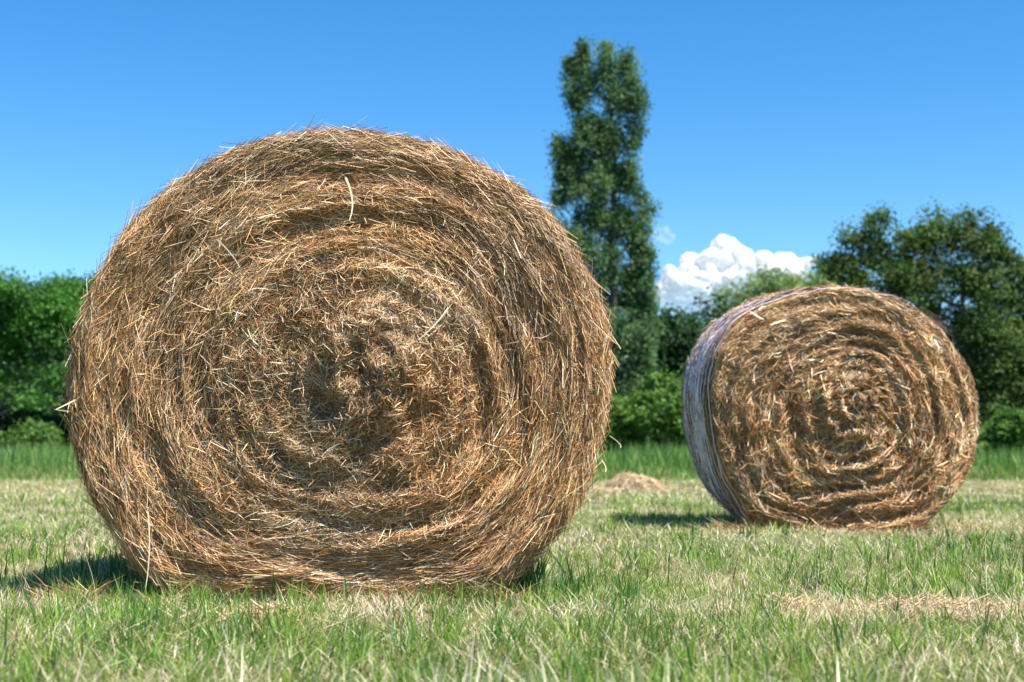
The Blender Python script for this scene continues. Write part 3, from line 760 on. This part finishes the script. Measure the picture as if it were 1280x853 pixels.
tr = nt.nodes.new('ShaderNodeBsdfTransparent'); tl = nt.nodes.new('ShaderNodeBsdfTranslucent'); tl.inputs['Color'].default_value = (.93, .94, .96, 1)
m0 = nt.nodes.new('ShaderNodeMixShader'); m0.inputs[0].default_value = .45; nt.links.new(b.outputs[0], m0.inputs[1]); nt.links.new(tl.outputs[0], m0.inputs[2])
tc = nt.nodes.new('ShaderNodeTexCoord'); sp = nt.nodes.new('ShaderNodeSeparateXYZ'); nt.links.new(tc.outputs['Object'], sp.inputs[0])
nz = nt.nodes.new('ShaderNodeTexNoise'); nz.inputs['Scale'].default_value = .012; nz.inputs['Detail'].default_value = 5; nt.links.new(tc.outputs['Object'], nz.inputs['Vector'])
ad = nt.nodes.new('ShaderNodeMath'); ad.operation = 'MULTIPLY_ADD'; ad.inputs[1].default_value = 1.0 / 110; ad.inputs[2].default_value = 0.0
nt.links.new(sp.outputs['Z'], ad.inputs[0])
a2 = nt.nodes.new('ShaderNodeMath'); a2.operation = 'ADD'; nt.links.new(ad.outputs[0], a2.inputs[0]); nt.links.new(nz.outputs['Fac'], a2.inputs[1])
mr = nt.nodes.new('ShaderNodeMapRange'); mr.inputs['From Min'].default_value = -.5; mr.inputs['From Max'].default_value = .55
mr.inputs['To Min'].default_value = 0; mr.inputs['To Max'].default_value = 1
nt.links.new(a2.outputs[0], mr.inputs['Value'])
mx = nt.nodes.new('ShaderNodeMixShader'); lw = nt.nodes.new('ShaderNodeLayerWeight'); lw.inputs[0].default_value = .5
fz = nt.nodes.new('ShaderNodeMapRange'); fz.inputs['From Min'].default_value = .4; fz.inputs['From Max'].default_value = .92; fz.inputs['To Min'].default_value = 1; fz.inputs['To Max'].default_value = 0
nt.links.new(lw.outputs['Facing'], fz.inputs['Value'])
mm = nt.nodes.new('ShaderNodeMath'); mm.operation = 'MULTIPLY'; nt.links.new(mr.outputs[0], mm.inputs[0]); nt.links.new(fz.outputs[0], mm.inputs[1])
nt.links.new(mm.outputs[0], mx.inputs[0]); nt.links.new(tr.outputs[0], mx.inputs[1]); nt.links.new(m0.outputs[0], mx.inputs[2])
nt.links.new(mx.outputs[0], nt.nodes['Material Output'].inputs['Surface'])
cloud('cloud', 'white billowing cumulus cloud low in the sky between poplar and willows', 2400,
      [(900, 330, 24), (872, 338, 22), (845, 350, 20), (930, 325, 22), (905, 315, 20), (955, 335, 20), (985, 328, 15), (1012, 330, 11), (965, 350, 22), (920, 355, 26), (880, 365, 24), (835, 370, 18), (995, 345, 14), (1040, 340, 10), (850, 362, 24), (905, 372, 28), (835, 378, 20), (950, 370, 26), (870, 385, 26), (900, 306, 12)], 3, mc)

mc2 = mc.copy(); mc2.name = 'thin_cloud'
for nd in mc2.node_tree.nodes:
    if nd.type == 'MAP_RANGE' and nd.inputs['To Max'].default_value == 1 and nd.inputs['From Min'].default_value < 0: nd.inputs['To Max'].default_value = .14
cloud('cloud', 'small faint wisp of cloud beside the right edge of the poplar', 2600, [(829, 293, 9), (838, 299, 7), (818, 297, 8), (834, 288, 5)], 8, mc2)

# ------------------------------------------------------------------ light, sky, camera
S = Vector((.41, -.31, .86)).normalized()
elev = math.asin(S.z); rot = math.atan2(S.x, S.y)
w = bpy.data.worlds.new('World'); sc.world = w; w.use_nodes = True
nt = w.node_tree; bg = nt.nodes['Background']
sky = nt.nodes.new('ShaderNodeTexSky'); sky.sky_type = 'NISHITA'; sky.sun_disc = False
sky.sun_elevation = elev; sky.sun_rotation = rot; sky.air_density = 1.0; sky.dust_density = .3; sky.ozone_density = 2.5
hs = nt.nodes.new('ShaderNodeHueSaturation'); hs.inputs['Saturation'].default_value = 1.36; hs.inputs['Hue'].default_value = .498; sky.altitude = 1500; nt.links.new(sky.outputs[0], hs.inputs['Color'])
nt.links.new(hs.outputs[0], bg.inputs['Color']); bg.inputs['Strength'].default_value = .088
ld = bpy.data.lights.new('sun', 'SUN'); ld.energy = 5.0; ld.angle = math.radians(.53); ld.color = (1, .955, .89)
lo = bpy.data.objects.new('sun', ld); COL.objects.link(lo); lo.rotation_euler = S.to_track_quat('Z', 'Y').to_euler(); lo.location = (10, -8, 20)

cd = bpy.data.cameras.new('camera'); cd.lens = 50; cd.sensor_width = 36; cd.clip_start = .05; cd.clip_end = 6000
co = bpy.data.objects.new('camera', cd); COL.objects.link(co)
co.location = (0, 0, CAMZ); co.rotation_euler = (PI / 2 + PITCH, 0, 0)
cd.dof.use_dof = True; cd.dof.focus_distance = 3.9; cd.dof.aperture_fstop = 5.0
sc.camera = co
vs = sc.view_settings; vs.view_transform = 'Standard'; vs.look = 'None'; vs.exposure = 1.25; vs.gamma = 1
sc.cycles.transparent_max_bounces = 24
